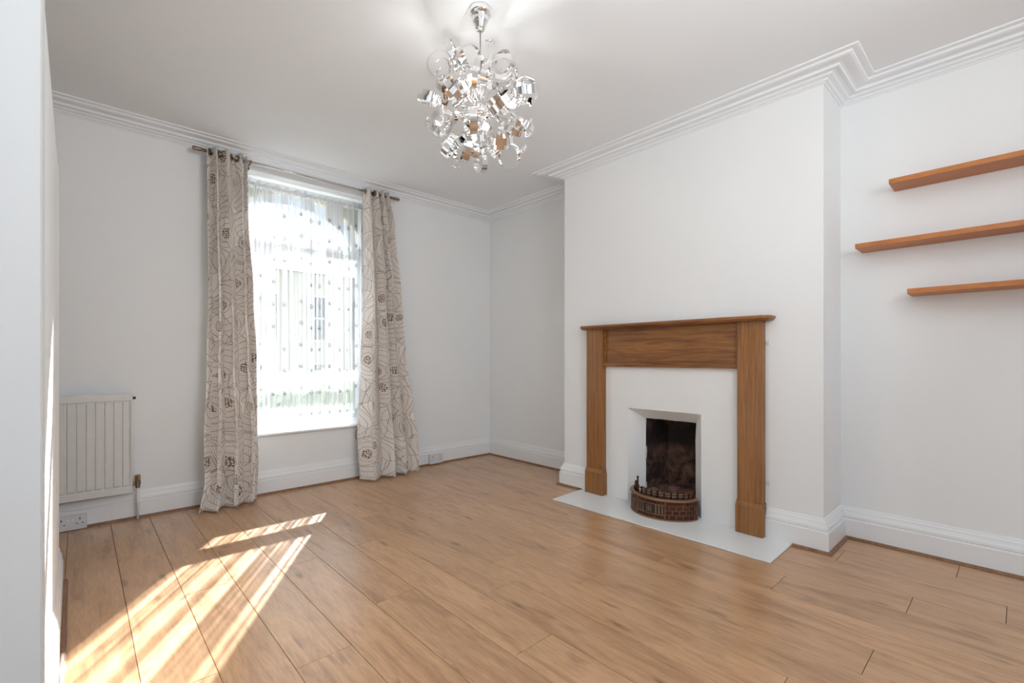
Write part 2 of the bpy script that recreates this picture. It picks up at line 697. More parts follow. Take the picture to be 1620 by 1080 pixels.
# each run ends in mitres: (name, start, end, start mitre, end mitre)
c_ = (1, -1); d_ = (-1, -1); e_ = (-1, 1); f_ = (1, 1)
runs = [((XL, YW), (XA, YW), (1, -1), (-1, -1)),
        ((XA, YW), (XA, Y1), (-1, -1), (-1, 1)),
        ((XA, Y1), (XC, Y1), (-1, 1), (-1, 1)),
        ((XC, Y1), (XC, Y2), (-1, 1), (-1, -1)),
        ((XC, Y2), (XA, Y2), (-1, -1), (-1, -1)),
        ((XA, Y2), (XA, YR), (-1, -1), (-1, 1)),
        ((XL, YW), (XL, .985), (1, -1), (1, 0))]
for i, (a, b_, s0, s1) in enumerate(runs):
    sweep('trim_%d' % (i + 1), [a, b_], CORN, M_TRIM if False else M_CEIL, 1, s0, s1)
names = ['back', 'alcove', 'breast_side', 'breast', 'breast_return', 'right', 'left']
HB0, HB1 = .825, 2.25
for i, (a, b_, s0, s1) in enumerate(runs):
    nm = names[i]
    if nm == 'breast':
        sweep('baseboard_breast', [(XC, Y1), (XC, 2.192)], SKIRT, M_TRIM, 1, (-1, 1), (-1, 0))
        sweep('baseboard_breast_near', [(XC, .966), (XC, Y2)], SKIRT, M_TRIM, 1, (-1, 0), (-1, -1))
        sweep('trim_%d' % (20 + i), [(XC, Y1), (XC, HB1)], BEAD, M_BEAD, 1, (-1, 1), (-1, 0))
        sweep('trim_%d' % (30 + i), [(XC, HB0), (XC, Y2)], BEAD, M_BEAD, 1, (-1, 0), (-1, -1))
        continue
    sweep('baseboard_' + nm, [a, b_], SKIRT, M_TRIM, 1, s0, s1)
    if nm == 'left':
        continue
    sweep('trim_%d' % (20 + i), [a, b_], BEAD, M_BEAD, 1, s0, s1)
# partition skirting (mitred round its end) and its bead
sweep('baseboard_partition', [(-.0565, .99), (-.067, 2.87), (-.30, 2.87)], [(d * .55, z) for d, z in SKIRT], M_TRIM, 1)
sweep('trim_40', [(-.0565, .99), (-.067, 2.87), (-.30, 2.87)], [(d - .0135, z) for d, z in BEAD], M_BEAD, 1)

# ------------------------------------------------------------------ window 1
FY0, FY1 = 3.945, 4.005   # frame depth range
win = thing('window_1', 'tall white-framed window with arched top light behind net curtain', 'window', (1.33, FY0, OZ0))
win['kind'] = 'structure'
bm = B()
z0, z1 = OZ0 + .02, OZ1
box(bm, OX0, OX0 + .055, FY0, FY1, z0, z1, .004)
box(bm, OX1 - .055, OX1, FY0, FY1, z0, z1, .004)
box(bm, OX0 + .05, OX1 - .05, FY0, FY1, z0, z0 + .055, .004)
box(bm, OX0 + .05, OX1 - .05, FY0, FY1, z1 - .055, z1, .004)
box(bm, OX0 + .05, OX1 - .05, FY0 - .004, FY1, 1.885, 1.955, .004)
part('window_frame', bm, M_UPVC, win)
bm = B()
a0, a1, b0, b1 = OX0 + .055, OX1 - .055, z0 + .055, 1.885
s = .03
box(bm, a0, a0 + s, FY0 + .012, FY1 - .006, b0, b1, .003)
box(bm, a1 - s, a1, FY0 + .012, FY1 - .006, b0, b1, .003)
box(bm, a0 + s, a1 - s, FY0 + .012, FY1 - .006, b0, b0 + s, .003)
box(bm, a0 + s, a1 - s, FY0 + .012, FY1 - .006, b1 - s, b1, .003)
part('sash', bm, M_UPVC, win)
bm = B(); box(bm, a0 + .02, a1 - .02, 3.975, 3.981, b0 + .02, b1 - .02)
part('pane', bm, M_GLASS, win)
bm = B(); box(bm, a0, a1, 3.975, 3.981, 1.955, z1 - .055)
part('pane', bm, M_GLASS, win)
# brick arch reveal outside the glass: two spandrels in one plate
bm = B()
N = 28
arc = [(1.335 + .54 * cos(pi * k / N), 1.965 + .365 * sin(pi * k / N)) for k in range(N + 1)]
half = N // 2
prism(bm, [(OX1 + .02, 1.93), (OX1 + .02, OZ1), (1.335, OZ1)] + arc[:half + 1][::-1], 4.02, YW + TH + .07, 'y')
prism(bm, [(1.335, OZ1), (OX0 - .02, OZ1), (OX0 - .02, 1.93)] + arc[half:][::-1], 4.02, YW + TH + .07, 'y')
part('arch_spandrel', bm, M_OUTSTONE, win)
# sill board with rounded nose
bm = B()
box(bm, OX0 + .001, OX1 - .001, YW - .001, FY0, .424, .446)
pts = [(YW, .446), (YW - .018, .446), (YW - .028, .441), (YW - .031, .435), (YW - .028, .428), (YW - .018, .424), (YW, .424)]
prism(bm, pts, OX0 - .03, OX1 + .03, 'x')
part('window_sill', bm, M_TRIM, win)
# outer ledge and low guard rail outside
bm = B(); box(bm, OX0, OX1, FY1, YW + TH + .05, OZ0 - .02, OZ0 + .03, .004)
part('outer_ledge', bm, M_OUTSTONE, win)
gr = thing('guard_rail', 'low white guard rail outside the window pane', 'railing', (1.33, 4.14, .30))
bm = B(); box(bm, OX0 - .1, OX1 + .1, 4.125, 4.165, .79, .885, .006)
part('top_rail', bm, M_UPVC, gr)
for x in (OX0 - .07, OX1 + .07):
    bm = B(); box(bm, x - .012, x + .012, 4.135, 4.157, .40 if OX0 < x < OX1 else .3, .80)
    part('baluster', bm, M_UPVC, gr)
    bm = B(); box(bm, x - .010, x + .010, YW + TH, 4.128, .82, .85)
    part('bracket', bm, M_UPVC, gr)

# added rear window frame behind the camera, unseen; opens the room to extra daylight
rw = thing('window_added', 'wide white window added behind the camera for extra daylight', 'window', (1.2, YR - .2, .4))
rw['kind'] = 'structure'
bm = B()
box(bm, -.1, -.04, YR - .2, YR - .14, .4, 2.3)
box(bm, 2.44, 2.5, YR - .2, YR - .14, .4, 2.3)
box(bm, -.04, 2.44, YR - .2, YR - .14, .4, .46)
box(bm, -.04, 2.44, YR - .2, YR - .14, 2.24, 2.3)
part('window_frame', bm, M_UPVC, rw)

# ------------------------------------------------------------------ fireplace
PX = XC - .052   # pilaster front
fp = thing('fireplace_surround', 'brown wooden fireplace surround with mantel shelf and pilasters on the chimney breast',
           'fireplace', (XC, 1.58, 0))
for (ya, yb) in ((2.047, 2.190), (.969, 1.104)):
    bm = B()
    box(bm, PX, XC - .0005, ya, yb, .19, 1.212, .003)
    # sunk groove look: raised inner stile
    box(bm, PX - .004, PX + .002, ya + .006, yb - .006, .19, 1.212, .002)
    pl = part('pilaster', bm, M_FPV, fp)
    bm = B()
    box(bm, PX - .012, XC - .0005, ya - .008, yb + .006, .008, .168, .002)
    prism(bm, [(PX - .012, .168), (PX - .004, .190), (XC - .001, .190), (XC - .001, .168)], ya - .004, yb + .003, 'y')
    sub('plinth', bm, M_FPV, pl, fp)
bm = B()
box(bm, XC - .022, XC - .0005, 1.104, 2.047, .965, 1.212)
part('frieze_panel', bm, M_FPH, fp)
bm = B()
box(bm, XC - .036, XC - .001, 1.104, 2.047, .937, .968, .004)
box(bm, XC - .034, XC - .001, 2.030, 2.047, .966, 1.212, .003)
box(bm, XC - .034, XC - .001, 1.104, 1.116, .966, 1.212, .003)
box(bm, XC - .034, XC - .001, 1.116, 2.030, 1.200, 1.212, .002)
part('frieze_moulding', bm, M_FPH, fp)
bm = B()


def shelf_outline(ins):
    return [(XC - .0005, .917 + ins), (XC - .060, .917 + ins), (XC - .105 + ins, .952 + ins), (XC - .105 + ins, 2.205 - ins),
            (XC - .060, 2.243 - ins), (XC - .0005, 2.243 - ins)]


prev = None
for ins, z in ((.016, 1.206), (.010, 1.211), (.004, 1.2165), (.0, 1.219), (0, 1.230), (.003, 1.233)):
    ring = [bm.verts.new((x, y, z)) for x, y in shelf_outline(ins)]
    if prev:
        for i in range(6):
            bm.faces.new((prev[i], prev[(i + 1) % 6], ring[(i + 1) % 6], ring[i]))
    else:
        bm.faces.new(ring[::-1])
    prev = ring
bm.faces.new(prev)
part('mantel_shelf', bm, M_FPH, fp)
for z in (.300, 1.085):
    bm = B(); box(bm, XC - .004, XC - .0002, .948, .969, z - .012, z + .012, .001)
    box(bm, XC - .010, XC - .004, .956, .963, z - .004, z + .004, .002)
    tag(part('fixing_bracket', bm, M_PLASTIC, fp), 'small white fixing plate at the side of the pilaster')

ins = thing('fireplace_insert', 'white painted plaster infill with splayed opening inside the wooden surround', 'fireplace', (XC, 1.6, 0))
bm = B()
IX = XC - .006
for ya, yb, za, zb in ((1.104, FO0, .006, .937), (FO1, 2.047, .006, .937), (FO0, FO1, FOZ, .937)):
    box(bm, IX, XC - .0003, ya, yb, za, zb)
part('infill_panel', bm, M_RENDER, ins)
# splayed lining
bm = B()
BX = XC + .105
i0, i1, iz = 1.425, 1.795, .580
o = [bm.verts.new(p) for p in ((IX, FO1, .004), (IX, FO1, FOZ), (IX, FO0, FOZ), (IX, FO0, .004))]
q = [bm.verts.new(p) for p in ((BX, i1, .004), (BX, i1, iz), (BX, i0, iz), (BX, i0, .004))]
q2 = [bm.verts.new(p) for p in ((BX + .02, i1, .004), (BX + .02, i1, iz), (BX + .02, i0, iz), (BX + .02, i0, .004))]
o2 = [bm.verts.new(p) for p in ((BX + .02, FO1, .004), (BX + .02, FO1, FOZ), (BX + .02, FO0, FOZ), (BX + .02, FO0, .004))]
for A_, B_ in ((o, q), (q, q2), (q2, o2)):
    for k in range(3):
        bm.faces.new((A_[k], A_[k + 1], B_[k + 1], B_[k]))
bmesh.ops.subdivide_edges(bm, edges=bm.edges[:], cuts=4, use_grid_fill=True)
random.seed(4)
for v in bm.verts:
    if v.co.x > BX - .001:
        v.co.y += random.uniform(-.004, .004); v.co.z += random.uniform(-.004, .004)
part('splayed_lining', bm, M_RENDER, ins)
# sooty firebox
bm = B()
x0, x1 = BX + .012, XA - .004
ya, yb, za, zb = i0 - .0, i1 + .0, .004, .70
pts_b = [(x0, ya), (x0, yb), (x1, yb - .05), (x1, ya + .05)]
lo = [bm.verts.new((x, y, za)) for x, y in pts_b]
hi = [bm.verts.new((x, y, zb)) for x, y in pts_b]
bm.faces.new(lo)
bm.faces.new(hi)
for k in (1, 2, 3):
    bm.faces.new((lo[k], lo[(k + 1) % 4], hi[(k + 1) % 4], hi[k]))
box(bm, x0 + .0, x0 + .08, ya - .03, yb + .03, iz - .0, .70)
box(bm, x0 + .10, x1, ya + .02, yb - .02, .004, .10, .02)
part('firebox', bm, M_SOOT, ins)

bm = B()
prism(bm, [(2.452, 2.238), (2.470, HB0), (2.752, HB0 + .004), (XC + .2, HB0 + .01), (XC + .2, HB1), (2.765, 2.256)], .0005, .007)
h = obj('hearth', bm, M_HEARTH)
h.modifiers.new('b', 'BEVEL').width = .002
tag(h, 'flat white painted hearth slab on the wooden floor below the fireplace', 'hearth')

# ---- grate: bowed cast fret
gt = thing('fire_grate', 'bowed copper-brown embossed fire grate front on the white hearth', 'grate', (2.80, 1.565, .007))
GC, GA, GB = (2.80, 1.565), .217, .192
def gp(u, off=0.0):
    """u from -1 (left end, +Y) to 1 (right end)"""
    a = u * radians(86)
    return (GC[0] - (GB + off) * cos(a), GC[1] - (GA + off) * sin(a))
def gstrip(bm, u0, u1, z0, z1, o0, o1, n=None):
    n = n or max(1, int(abs(u1 - u0) * 16))
    prev = None
    for i in range(n + 1):
        u = u0 + (u1 - u0) * i / n
        ax, ay = gp(u, o0); bx_, by_ = gp(u, o1)
        ring = [bm.verts.new(p) for p in ((ax, ay, z0), (bx_, by_, z0), (bx_, by_, z1), (ax, ay, z1))]
        if prev:
            for k in range(4):
                bm.faces.new((prev[k], prev[(k + 1) % 4], ring[(k + 1) % 4], ring[k]))
        else:
            bm.faces.new(ring[::-1])
        prev = ring
    bm.faces.new(prev)
ZG = .007
bm = B(); gstrip(bm, -1, 1, ZG, .126, -.004, .004)
part('fret_panel', bm, M_FRET, gt)
bm = B()
prev = None
for i in range(33):
    u = -1 + i / 16
    pr = [(-.010, .125), (.008, .123), (.0145, .127), (.0135, .133), (.007, .138), (-.008, .140)]
    ring = []
    for off, z in pr:
        x, y = gp(u, off); ring.append(bm.verts.new((x, y, z)))
    if prev:
        for k in range(6):
            bm.faces.new((prev[k], prev[(k + 1) % 6], ring[(k + 1) % 6], ring[k]))
    else:
        bm.faces.new(ring)
    prev = ring
bm.faces.new(prev[::-1])
tag(part('top_ledge', bm, M_FRETLINE, gt), 'rounded paler copper ledge')
bm = B(); gstrip(bm, -1, 1, ZG, .016, .004, .009)
part('foot_rim', bm, M_FRETLINE, gt)
# raised brickwork: courses of little bricks on both sides of the centre panel
vlines = []
rows = [(.020, .044), (.047, .071), (.074, .098), (.101, .118)]
for ri, (za, zb) in enumerate(rows):
    for side in (-1, 1):
        u = .30
        sh = 0 if ri % 2 else .06
        first = True
        while u < .97:
            wd = .13 if not first else .13 - sh
            first = False
            ub = min(u + wd, .985)
            if (za < .1) and ub - u > .03:
                bm = B(); gstrip(bm, side * (u + .007), side * (ub - .007), za, zb, .003, .0072, 2)
                part('brick', bm, M_FRET, gt)
                vlines.append((side * ub, za, zb))
            u = ub
bm = B()
for side in (-1, 1):
    for u in (.30, .99):
        gstrip(bm, side * (u - .006), side * (u + .006), .018, .118, .003, .0078, 1)
for ri, z in enumerate((.0455, .0725, .0995)):
    for side in (-1, 1):
        gstrip(bm, side * .30, side * .99, z - .0012, z + .0012, .003, .0060, 10)
for (u, za, zb) in vlines:
    gstrip(bm, u - .005, u + .005, za - .001, zb + .001, .003, .0080, 1)
gstrip(bm, -.30, .30, .099, .103, .003, .0085, 8)
gstrip(bm, -.30, .30, .038, .042, .003, .0085, 8)
part('raised_border', bm, M_FRETLINE, gt)
bm = B(); gstrip(bm, -.285, .285, .043, .098, .0025, .0048, 8)
tag(part('slot_backing', bm, M_DARK, gt), 'dark slots behind the bars')
for i, u in enumerate((-.25, -.19, -.13, .13, .19, .25)):
    bm = B(); gstrip(bm, u - .010, u + .010, .042, .099, .004, .009, 1)
    part('bar', bm, M_FRETLINE, gt)
bm = B()
x, y = gp(0, .006)
for k in range(4):
    a = pi / 4 + k * pi / 2
    cy, cz = y + .011 * cos(a), .0705 + .011 * sin(a)
    tube(bm, [(x - .004, cy + .009 * cos(t), cz + .009 * sin(t)) for t in [2 * pi * j / 10 for j in range(11)]], .0022, 5)
part('quatrefoil', bm, M_FRETLINE, gt)
# pickets of the fire front behind the ledge
np_ = 15
for i in range(np_):
    u = -.97 + 1.94 * i / (np_ - 1)
    bm = B()
    x, y = gp(u, -.022)
    tall = .200 if i in (0,) else .178
    lathe(bm, [(.0, .10), (.0055, .10), (.0055, tall - .012), (.0085, tall - .008), (.0075, tall), (.0, tall + .005)], (x, y, 0), n=8)
    part('picket', bm, M_FRET, gt, True)
bm = B()
for z in (.112, .150, .166):
    tube(bm, [(*gp(-1 + i / 10, -.022), z) for i in range(21)], .0036, 6)
part('picket_rail', bm, M_FRETLINE, gt, True)

random.seed(11)
coal_labels = None
for i in range(12):
    bm = B()
    bmesh.ops.create_icosphere(bm, subdivisions=2, radius=.02)
    for v in bm.verts:
        v.co *= 1 + random.uniform(-.22, .2)
        v.co.z *= .8
    u = -.8 + 1.6 * (i % 6) / 5 + random.uniform(-.05, .05)
    a = u * radians(80)
    rr = .70 if i < 6 else .38
    c = obj('coal', bm, M_COAL, None, False,
            (GC[0] - GB * rr * cos(a) + .02, GC[1] - GA * rr * sin(a), .118 + random.uniform(-.004, .006) + .008))
    c.rotation_euler = (random.random() * 3, random.random() * 3, random.random() * 3)
    tag(c, 'small ash-grey coal lying in the fire grate behind the pickets', 'coal', 'coals in the fire grate')
bm = B()
pts = [(GC[0] - .165 * cos(a) + .02, GC[1] - .185 * sin(a)) for a in [radians(-85 + 17 * k) for k in range(11)]]
prism(bm, pts + [(XC + .10, pts[-1][1]), (XC + .10, pts[0][1])], .092, .099)
part('coal_bed', bm, M_SOOT, gt)

# ------------------------------------------------------------------ shelves
for (ye, zb, lab) in ((.452, 1.876, 'highest of the three orange-brown floating shelves on the alcove wall'),
                      (.592, 1.574, 'middle and longest floating shelf reaching nearest the chimney breast'),
                      (.381, 1.316, 'lowest of the three orange-brown floating shelves, its left end set furthest right')):
    bm = B()
    box(bm, XA - .165, XA - .0003, -.62, ye, zb, zb + .0245, .0012, 1)
    local(bm, (XA, 0, zb))
    o = obj('floating_shelf', bm, M_SHELF, None, False, (XA, 0, zb))
    tag(o, lab, 'shelf', 'floating shelves in the alcove')

# ------------------------------------------------------------------ radiator
rd = thing('radiator', 'white ribbed panel radiator on the wall under no window, left of the curtains', 'radiator', (-.15, 3.70, 0))
tag(rd, 'white ribbed panel radiator low on the wall at the far left')
RX0, RX1, RZ0, RZ1 = -.52, .243, .176, .783
RY = YW - .10
bm = B()
# fluted front
prev = None
prof = []
x = RX0 + .03
top, bot = RZ1 - .055, RZ0 + .055
n = 18
pitch = (RX1 - RX0 - .03) / n
for i in range(n):
    a = RX0 + .015 + i * pitch
    prof += [(a, 0), (a + pitch * .12, 0), (a + pitch * .24, -.007), (a + pitch * .88, -.007)]
prof.append((RX0 + .015 + n * pitch, 0))
cols = []
for x, d in prof:
    cols.append([bm.verts.new((x, RY + .007 + dd, z)) for z, dd in ((bot - .012, 0), (bot, d), (top, d), (top + .012, 0))])
for a, b_ in zip(cols, cols[1:]):
    for k in range(3):
        bm.faces.new((a[k], b_[k], b_[k + 1], a[k + 1]))
box(bm, RX0, RX1, RY + .0071, RY + .018, RZ0, RZ1, .003)
box(bm, RX0 + .002, RX1 - .002, RY, RY + .012, top + .010, RZ1 - .001, .004)
box(bm, RX0 + .002, RX1 - .002, RY, RY + .012, RZ0 + .001, bot - .010, .004)
box(bm, RX0 + .002, RX0 + .016, RY, RY + .012, bot - .015, top + .015, .003)
box(bm, RX1 - .012, RX1 - .001, RY, RY + .012, bot - .015, top + .015, .003)
part('front_panel', bm, M_ENAMEL, rd)
bm = B()
box(bm, RX0 + .02, RX1 - .02, RY + .030, RY + .062, RZ0 + .01, RZ1 - .02, .004)
for i in range(24):
    xx = RX0 + .05 + i * .028
    box(bm, xx, xx + .004, RY + .017, RY + .031, RZ0 + .05, RZ1 - .05)
part('rear_panel', bm, M_ENAMEL, rd)
for xx in (RX1 - .13, RX0 + .10):
    bm = B(); box(bm, xx, xx + .03, RY + .055, YW - .0005, RZ0 + .05, RZ1 - .06)
    part('wall_bracket', bm, M_ENAMEL, rd)
bm = B(); lathe(bm, [(0, 0), (.008, 0), (.008, .014), (0, .014)], (RX1, RY + .01, RZ1 - .028), (1, 0, 0), 10)
tag(part('air_vent', bm, M_DARK, rd), 'small black vent plug')
bm = B()
VX, VY, VZ = .268, RY + .025, .225
lathe(bm, [(0, 0), (.011, 0), (.011, .012), (.008, .014), (.008, .03), (0, .03)], (RX1 - .003, VY, VZ), (1, 0, 0), 10)
lathe(bm, [(0, -.026), (.012, -.026), (.012, -.008), (.015, -.008), (.015, .016), (.010, .018), (0, .018)], (VX, VY, VZ), n=12)
vl = part('valve', bm, M_BRONZE, rd, False)
vl['label'] = 'brass radiator valve'
bm = B(); lathe(bm, [(0, .016), (.012, .016), (.0145, .022), (.0145, .050), (.011, .054), (0, .054)], (VX, VY, VZ), n=8)
sub('valve_cap', bm, M_BRASS, vl, rd)
bm = B()
tube(bm, [(VX, VY, VZ - .024), (VX, VY, .002)], .0078, 12)
lathe(bm, [(.012, .095), (.012, .103)], (VX, VY, 0), n=12)
part('feed_pipe', bm, M_ENAMEL, rd, True)

# ------------------------------------------------------------------ sockets


def socket(x0, x1, z0, z1, ydep, lab, switches):
    yb = YW - .030
    t = thing('wall_socket', lab, 'socket', ((x0 + x1) / 2, yb, z0))
    bm = B(); box(bm, x0 + .002, x1 - .002, yb - ydep + .008, yb - .0002, z0 + .002, z1 - .002, .002)
    part('back_box', bm, M_PLASTIC, t)
    bm = B(); box(bm, x0, x1, yb - ydep, yb - ydep + .009, z0, z1, .003)
    fpl = part('face_plate', bm, M_PLASTIC, t)
    w_ = x1 - x0
    yy = yb - ydep
    zc = (z0 + z1) / 2
    for cx in (x0 + w_ * .22, x0 + w_ * .78):
        bm = B()
        for dx, dz, a, b_ in ((0, .018, .0028, .0055), (-.012, -.008, .0045, .0022), (.012, -.008, .0045, .0022)):
            box(bm, cx + dx - a, cx + dx + a, yy - .0006, yy + .002, zc + dz - b_, zc + dz + b_)
        tag(sub('pin_holes', bm, M_DARK, fpl, t), 'three dark pin slots')
    for cx in (x0 + w_ * .43, x0 + w_ * .57):
        bm = B(); box(bm, cx - .006, cx + .006, yy - .003, yy + .002, zc + .006, zc + .026, .001)
        sub('rocker_switch', bm, M_UPVC, fpl, t)


socket(-.105, .036, .003, .090, .024, 'white double socket on the skirting under the radiator', True)
socket(2.392, 2.533, .012, .104, .032, 'white double socket on the skirting just right of the curtains', True)

# ------------------------------------------------------------------ curtain pole
RYY, RZZ = YW - .105, 2.375
cp = thing('curtain_pole', 'slim metal curtain pole with bronze cylinder finials above the window', 'curtain pole', (1.28, RYY, RZZ))
bm = B(); tube(bm, [(.58, RYY, RZZ), (2.0, RYY, RZZ)], .0085, 12)
part('pole', bm, M_STEEL, cp, True)
for x, s_ in ((.625, -1), (1.968, 1)):
    bm = B()
    lathe(bm, [(0, 0), (.011, 0), (.0115, .02), (.0085, .022), (.0085, .026), (.0125, .028), (.0135, .034), (.0135, .076), (.012, .080), (0, .080)],
          (x, RYY, RZZ), (s_, 0, 0), 16)
    part('finial', bm, M_BRONZE, cp, True)
for x in (.70, .885, 1.90):
    bm = B()
    tube(bm, [(x, RYY, RZZ - .012), (x, RYY + .02, RZZ - .014), (x, YW - .004, RZZ - .01)], .006, 8)
    lathe(bm, [(0, 0), (.020, 0), (.020, .004), (0, .006)], (x, YW, RZZ - .01), (0, -1, 0), 14)
    lathe(bm, [(.0125, -.008), (.0125, .008)], (x, RYY, RZZ), (1, 0, 0), 12)
    part('bracket', bm, M_BRONZE, cp, True)

# ------------------------------------------------------------------ patterned curtains


def interp(tab, z):
    if z <= tab[0][0]:
        return tab[0][1]
    for (a, va), (b_, vb) in zip(tab, tab[1:]):
        if z <= b_:
            t = (z - a) / (b_ - a)
            t = t * t * (3 - 2 * t)
            return va + (vb - va) * t
    return tab[-1][1]


def curtain(lab, lx, rx, yc, amp, folds, seed, hem, curl, cloth=1.05, uoff=0.0):
    rnd = random.Random(seed)
    ph = [rnd.uniform(0, 2 * pi) for _ in range(8)]
    NS, NZ = 150, 120
    bm = B()
    uvl = bm.loops.layers.uv.new('UVMap')
    ZTOP = 2.409
    grid = []
    for j in range(NZ + 1):
        row = []
        f = j / NZ
        for i in range(NS + 1):
            s = i / NS
            zb = hem(s)
            z = zb + (ZTOP - zb) * f
            zz = z
            l, r_ = interp(lx, z), interp(rx, z)
            # pleats drift and widen as they fall
            dr = (1 - f)
            sp = s + .020 * dr * sin(2 * pi * s * 1.3 + ph[0]) + .010 * dr * sin(3.1 * z + ph[1])
            th = 2 * pi * folds * sp + .85 * sin(2 * pi * 1.15 * s + ph[7]) + .5 * dr * sin(1.7 * z + ph[2] + 3 * s)
            A = interp(amp, z)
            w1 = math.tanh(1.7 * sin(th)) / math.tanh(1.7)
            # rounder crests, sharper valleys lower down
            y = interp(yc, z) + A * (w1 + .22 * dr * sin(2 * th + ph[3] + z) + .18 * dr * sin(th * .5 + ph[4]))
            x = l + (r_ - l) * s + .48 * A * sin(2 * th) * (0.35 + .6 * dr) + .004 * dr * sin(9 * z + ph[5] + 5 * s)
            y += .006 * dr * sin(6.5 * z + 8 * s + ph[6])
            dx, dy = curl(s, z)
            row.append(bm.verts.new((x + dx, min(y + dy, YW - .036), z)))
        grid.append(row)
    for j in range(NZ):
        for i in range(NS):
            fc = bm.faces.new((grid[j][i], grid[j][i + 1], grid[j + 1][i + 1], grid[j + 1][i]))
            fc.smooth = True
            for lp, (ii, jj) in zip(fc.loops, ((i, j), (i + 1, j), (i + 1, j + 1), (i, j + 1))):
                lp[uvl].uv = (uoff + ii / NS * cloth, jj / NZ * 2.4)
    t = thing('curtain', lab, 'curtain', ((interp(lx, 0) + interp(rx, 0)) / 2, 3.6, 0), 'patterned eyelet curtains')
    local(bm, t.location)
    me = bpy.data.meshes.new('drape')
    bm.to_mesh(me); bm.free()
    me.materials.append(M_CURTAIN)
    o = bpy.data.objects.new('drape', me)
    COL.objects.link(o)
    o.parent = t
    sm = o.modifiers.new('s', 'SOLIDIFY'); sm.thickness = .0022
    # eyelets where the cloth crosses the pole
    for k in range(int(folds * 2)):
        s = (k + .5) / (folds * 2)
        # crossing of sin(th)=0 near integer halves
        x = interp(lx, RZZ) + (interp(rx, RZZ) - interp(lx, RZZ)) * (k + (1 if k == 0 else 0) * 0.0) / (folds * 2)
        x += .004
        if k == 0:
            x += .010
        b2 = B()
        sgn = 1 if k % 2 == 0 else -1
        ax = Vector((1, -.55 * sgn, 0))
        lathe(b2, [(.013, -.0028), (.0225, -.0028), (.024, 0), (.0225, .0028), (.013, .0028), (.013, -.0028)], (x, RYY, RZZ - .001), ax, 20)
        local(b2, t.location)
        obj('eyelet', b2, M_BRONZE, t, True)
    return t


def hemL(s):
    return .006 + .010 * (.5 + .5 * sin(2 * pi * 4 * s)) * (1 if s < .85 else .5)


def curlL(s, z):
    dx = dy = 0
    if z < .30:
        k = (1 - z / .30) ** 2
        dx = -.050 * k * max(0, 1 - s / .35) ** 1.2
        dy = -.040 * k * max(0, 1 - s / .5) + .03 * k * max(0, (s - .6) / .4)
    return dx, dy


curtain('patterned beige curtain left of the window, nearer the radiator',
        [(0, .602), (.25, .612), (.5, .615), (1.3, .638), (2.0, .634), (2.4, .628)],
        [(0, .925), (.5, .935), (1.0, .912), (1.4, .895), (2.0, .872), (2.4, .868)],
        [(0, 3.585), (.5, 3.62), (1.2, 3.655), (2.4, 3.668)],
        [(0, .052), (.5, .046), (1.5, .040), (2.2, .036), (2.4, .032)], 3.5, 3, hemL, curlL, 1.0, 0.0)


def hemR(s):
    return .004 + .010 * (.5 + .5 * sin(2 * pi * 3 * s + 1))


def curlR(s, z):
    dx = dy = 0
    if z < .5:
        k = (1 - z / .5)
        dy = -.035 * k * max(0, 1 - s / .3)
    return dx, dy


curtain('patterned beige curtain right of the window, flaring wide at the hem',
        [(0, 1.680), (.5, 1.688), (1.0, 1.712), (1.5, 1.728), (2.4, 1.722)],
        [(0, 2.175), (.35, 2.165), (.55, 2.135), (1.0, 2.082), (1.6, 2.035), (2.1, 1.985), (2.4, 1.935)],
        [(0, 3.60), (.5, 3.63), (1.2, 3.66), (2.4, 3.668)],
        [(0, .050), (.5, .046), (1.5, .040), (2.2, .036), (2.4, .032)], 3.5, 8, hemR, curlR, 1.15, 3.3)

# ------------------------------------------------------------------ net curtain
NX0, NX1, NZ0, NZ1, NYc = .81, 1.85, .487, 2.318, 3.875
nc = thing('net_curtain', 'sheer white net curtain with small swirl motifs hanging inside the window recess', 'net curtain', (1.33, NYc, NZ0))
bm = B()
uvl = bm.loops.layers.uv.new('UVMap')
NS, NZ = 320, 30
rnd = random.Random(5)
phs = [rnd.uniform(0, 6.28) for _ in range(6)]


def netp(s, f):
    x = NX0 + (NX1 - NX0) * s
    th = 2 * pi * 26 * (s + .012 * sin(2 * pi * 2.3 * s + phs[0]) + .004 * sin(4 * f + phs[1]))
    A = .0075 + .004 * sin(2 * pi * 3.1 * s + phs[2])
    y = NYc + A * sin(th) + .004 * sin(2 * pi * 5 * s + 3 * f + phs[3])
    z = NZ0 + (NZ1 - NZ0) * f
    if f < .001:
        z += .006 * abs(sin(2 * pi * 22 * s))
    if f > .999:
        z += .010 * sin(2 * pi * 17 * s + 2 * sin(9 * s)) 
    return (x, y, z)


grid = [[bm.verts.new(netp(i / NS, j / NZ)) for i in range(NS + 1)] for j in range(NZ + 1)]
for j in range(NZ):
    for i in range(NS):
        fc = bm.faces.new((grid[j][i], grid[j][i + 1], grid[j + 1][i + 1], grid[j + 1][i]))
        fc.smooth = True
        for lp, (ii, jj) in zip(fc.loops, ((i, j), (i + 1, j), (i + 1, j + 1), (i, j + 1))):
            lp[uvl].uv = (ii / NS, jj / NZ)
local(bm, nc.location)
me = bpy.data.meshes.new('voile')
bm.to_mesh(me); bm.free()
me.materials.append(M_NET)
o = bpy.data.objects.new('voile', me); COL.objects.link(o); o.parent = nc
bm = B()
tube(bm, [(OX0 + .001, NYc, NZ1 - .022), (OX1 - .001, NYc, NZ1 - .022)], .005, 8)
part('rod', bm, M_UPVC, nc, True)
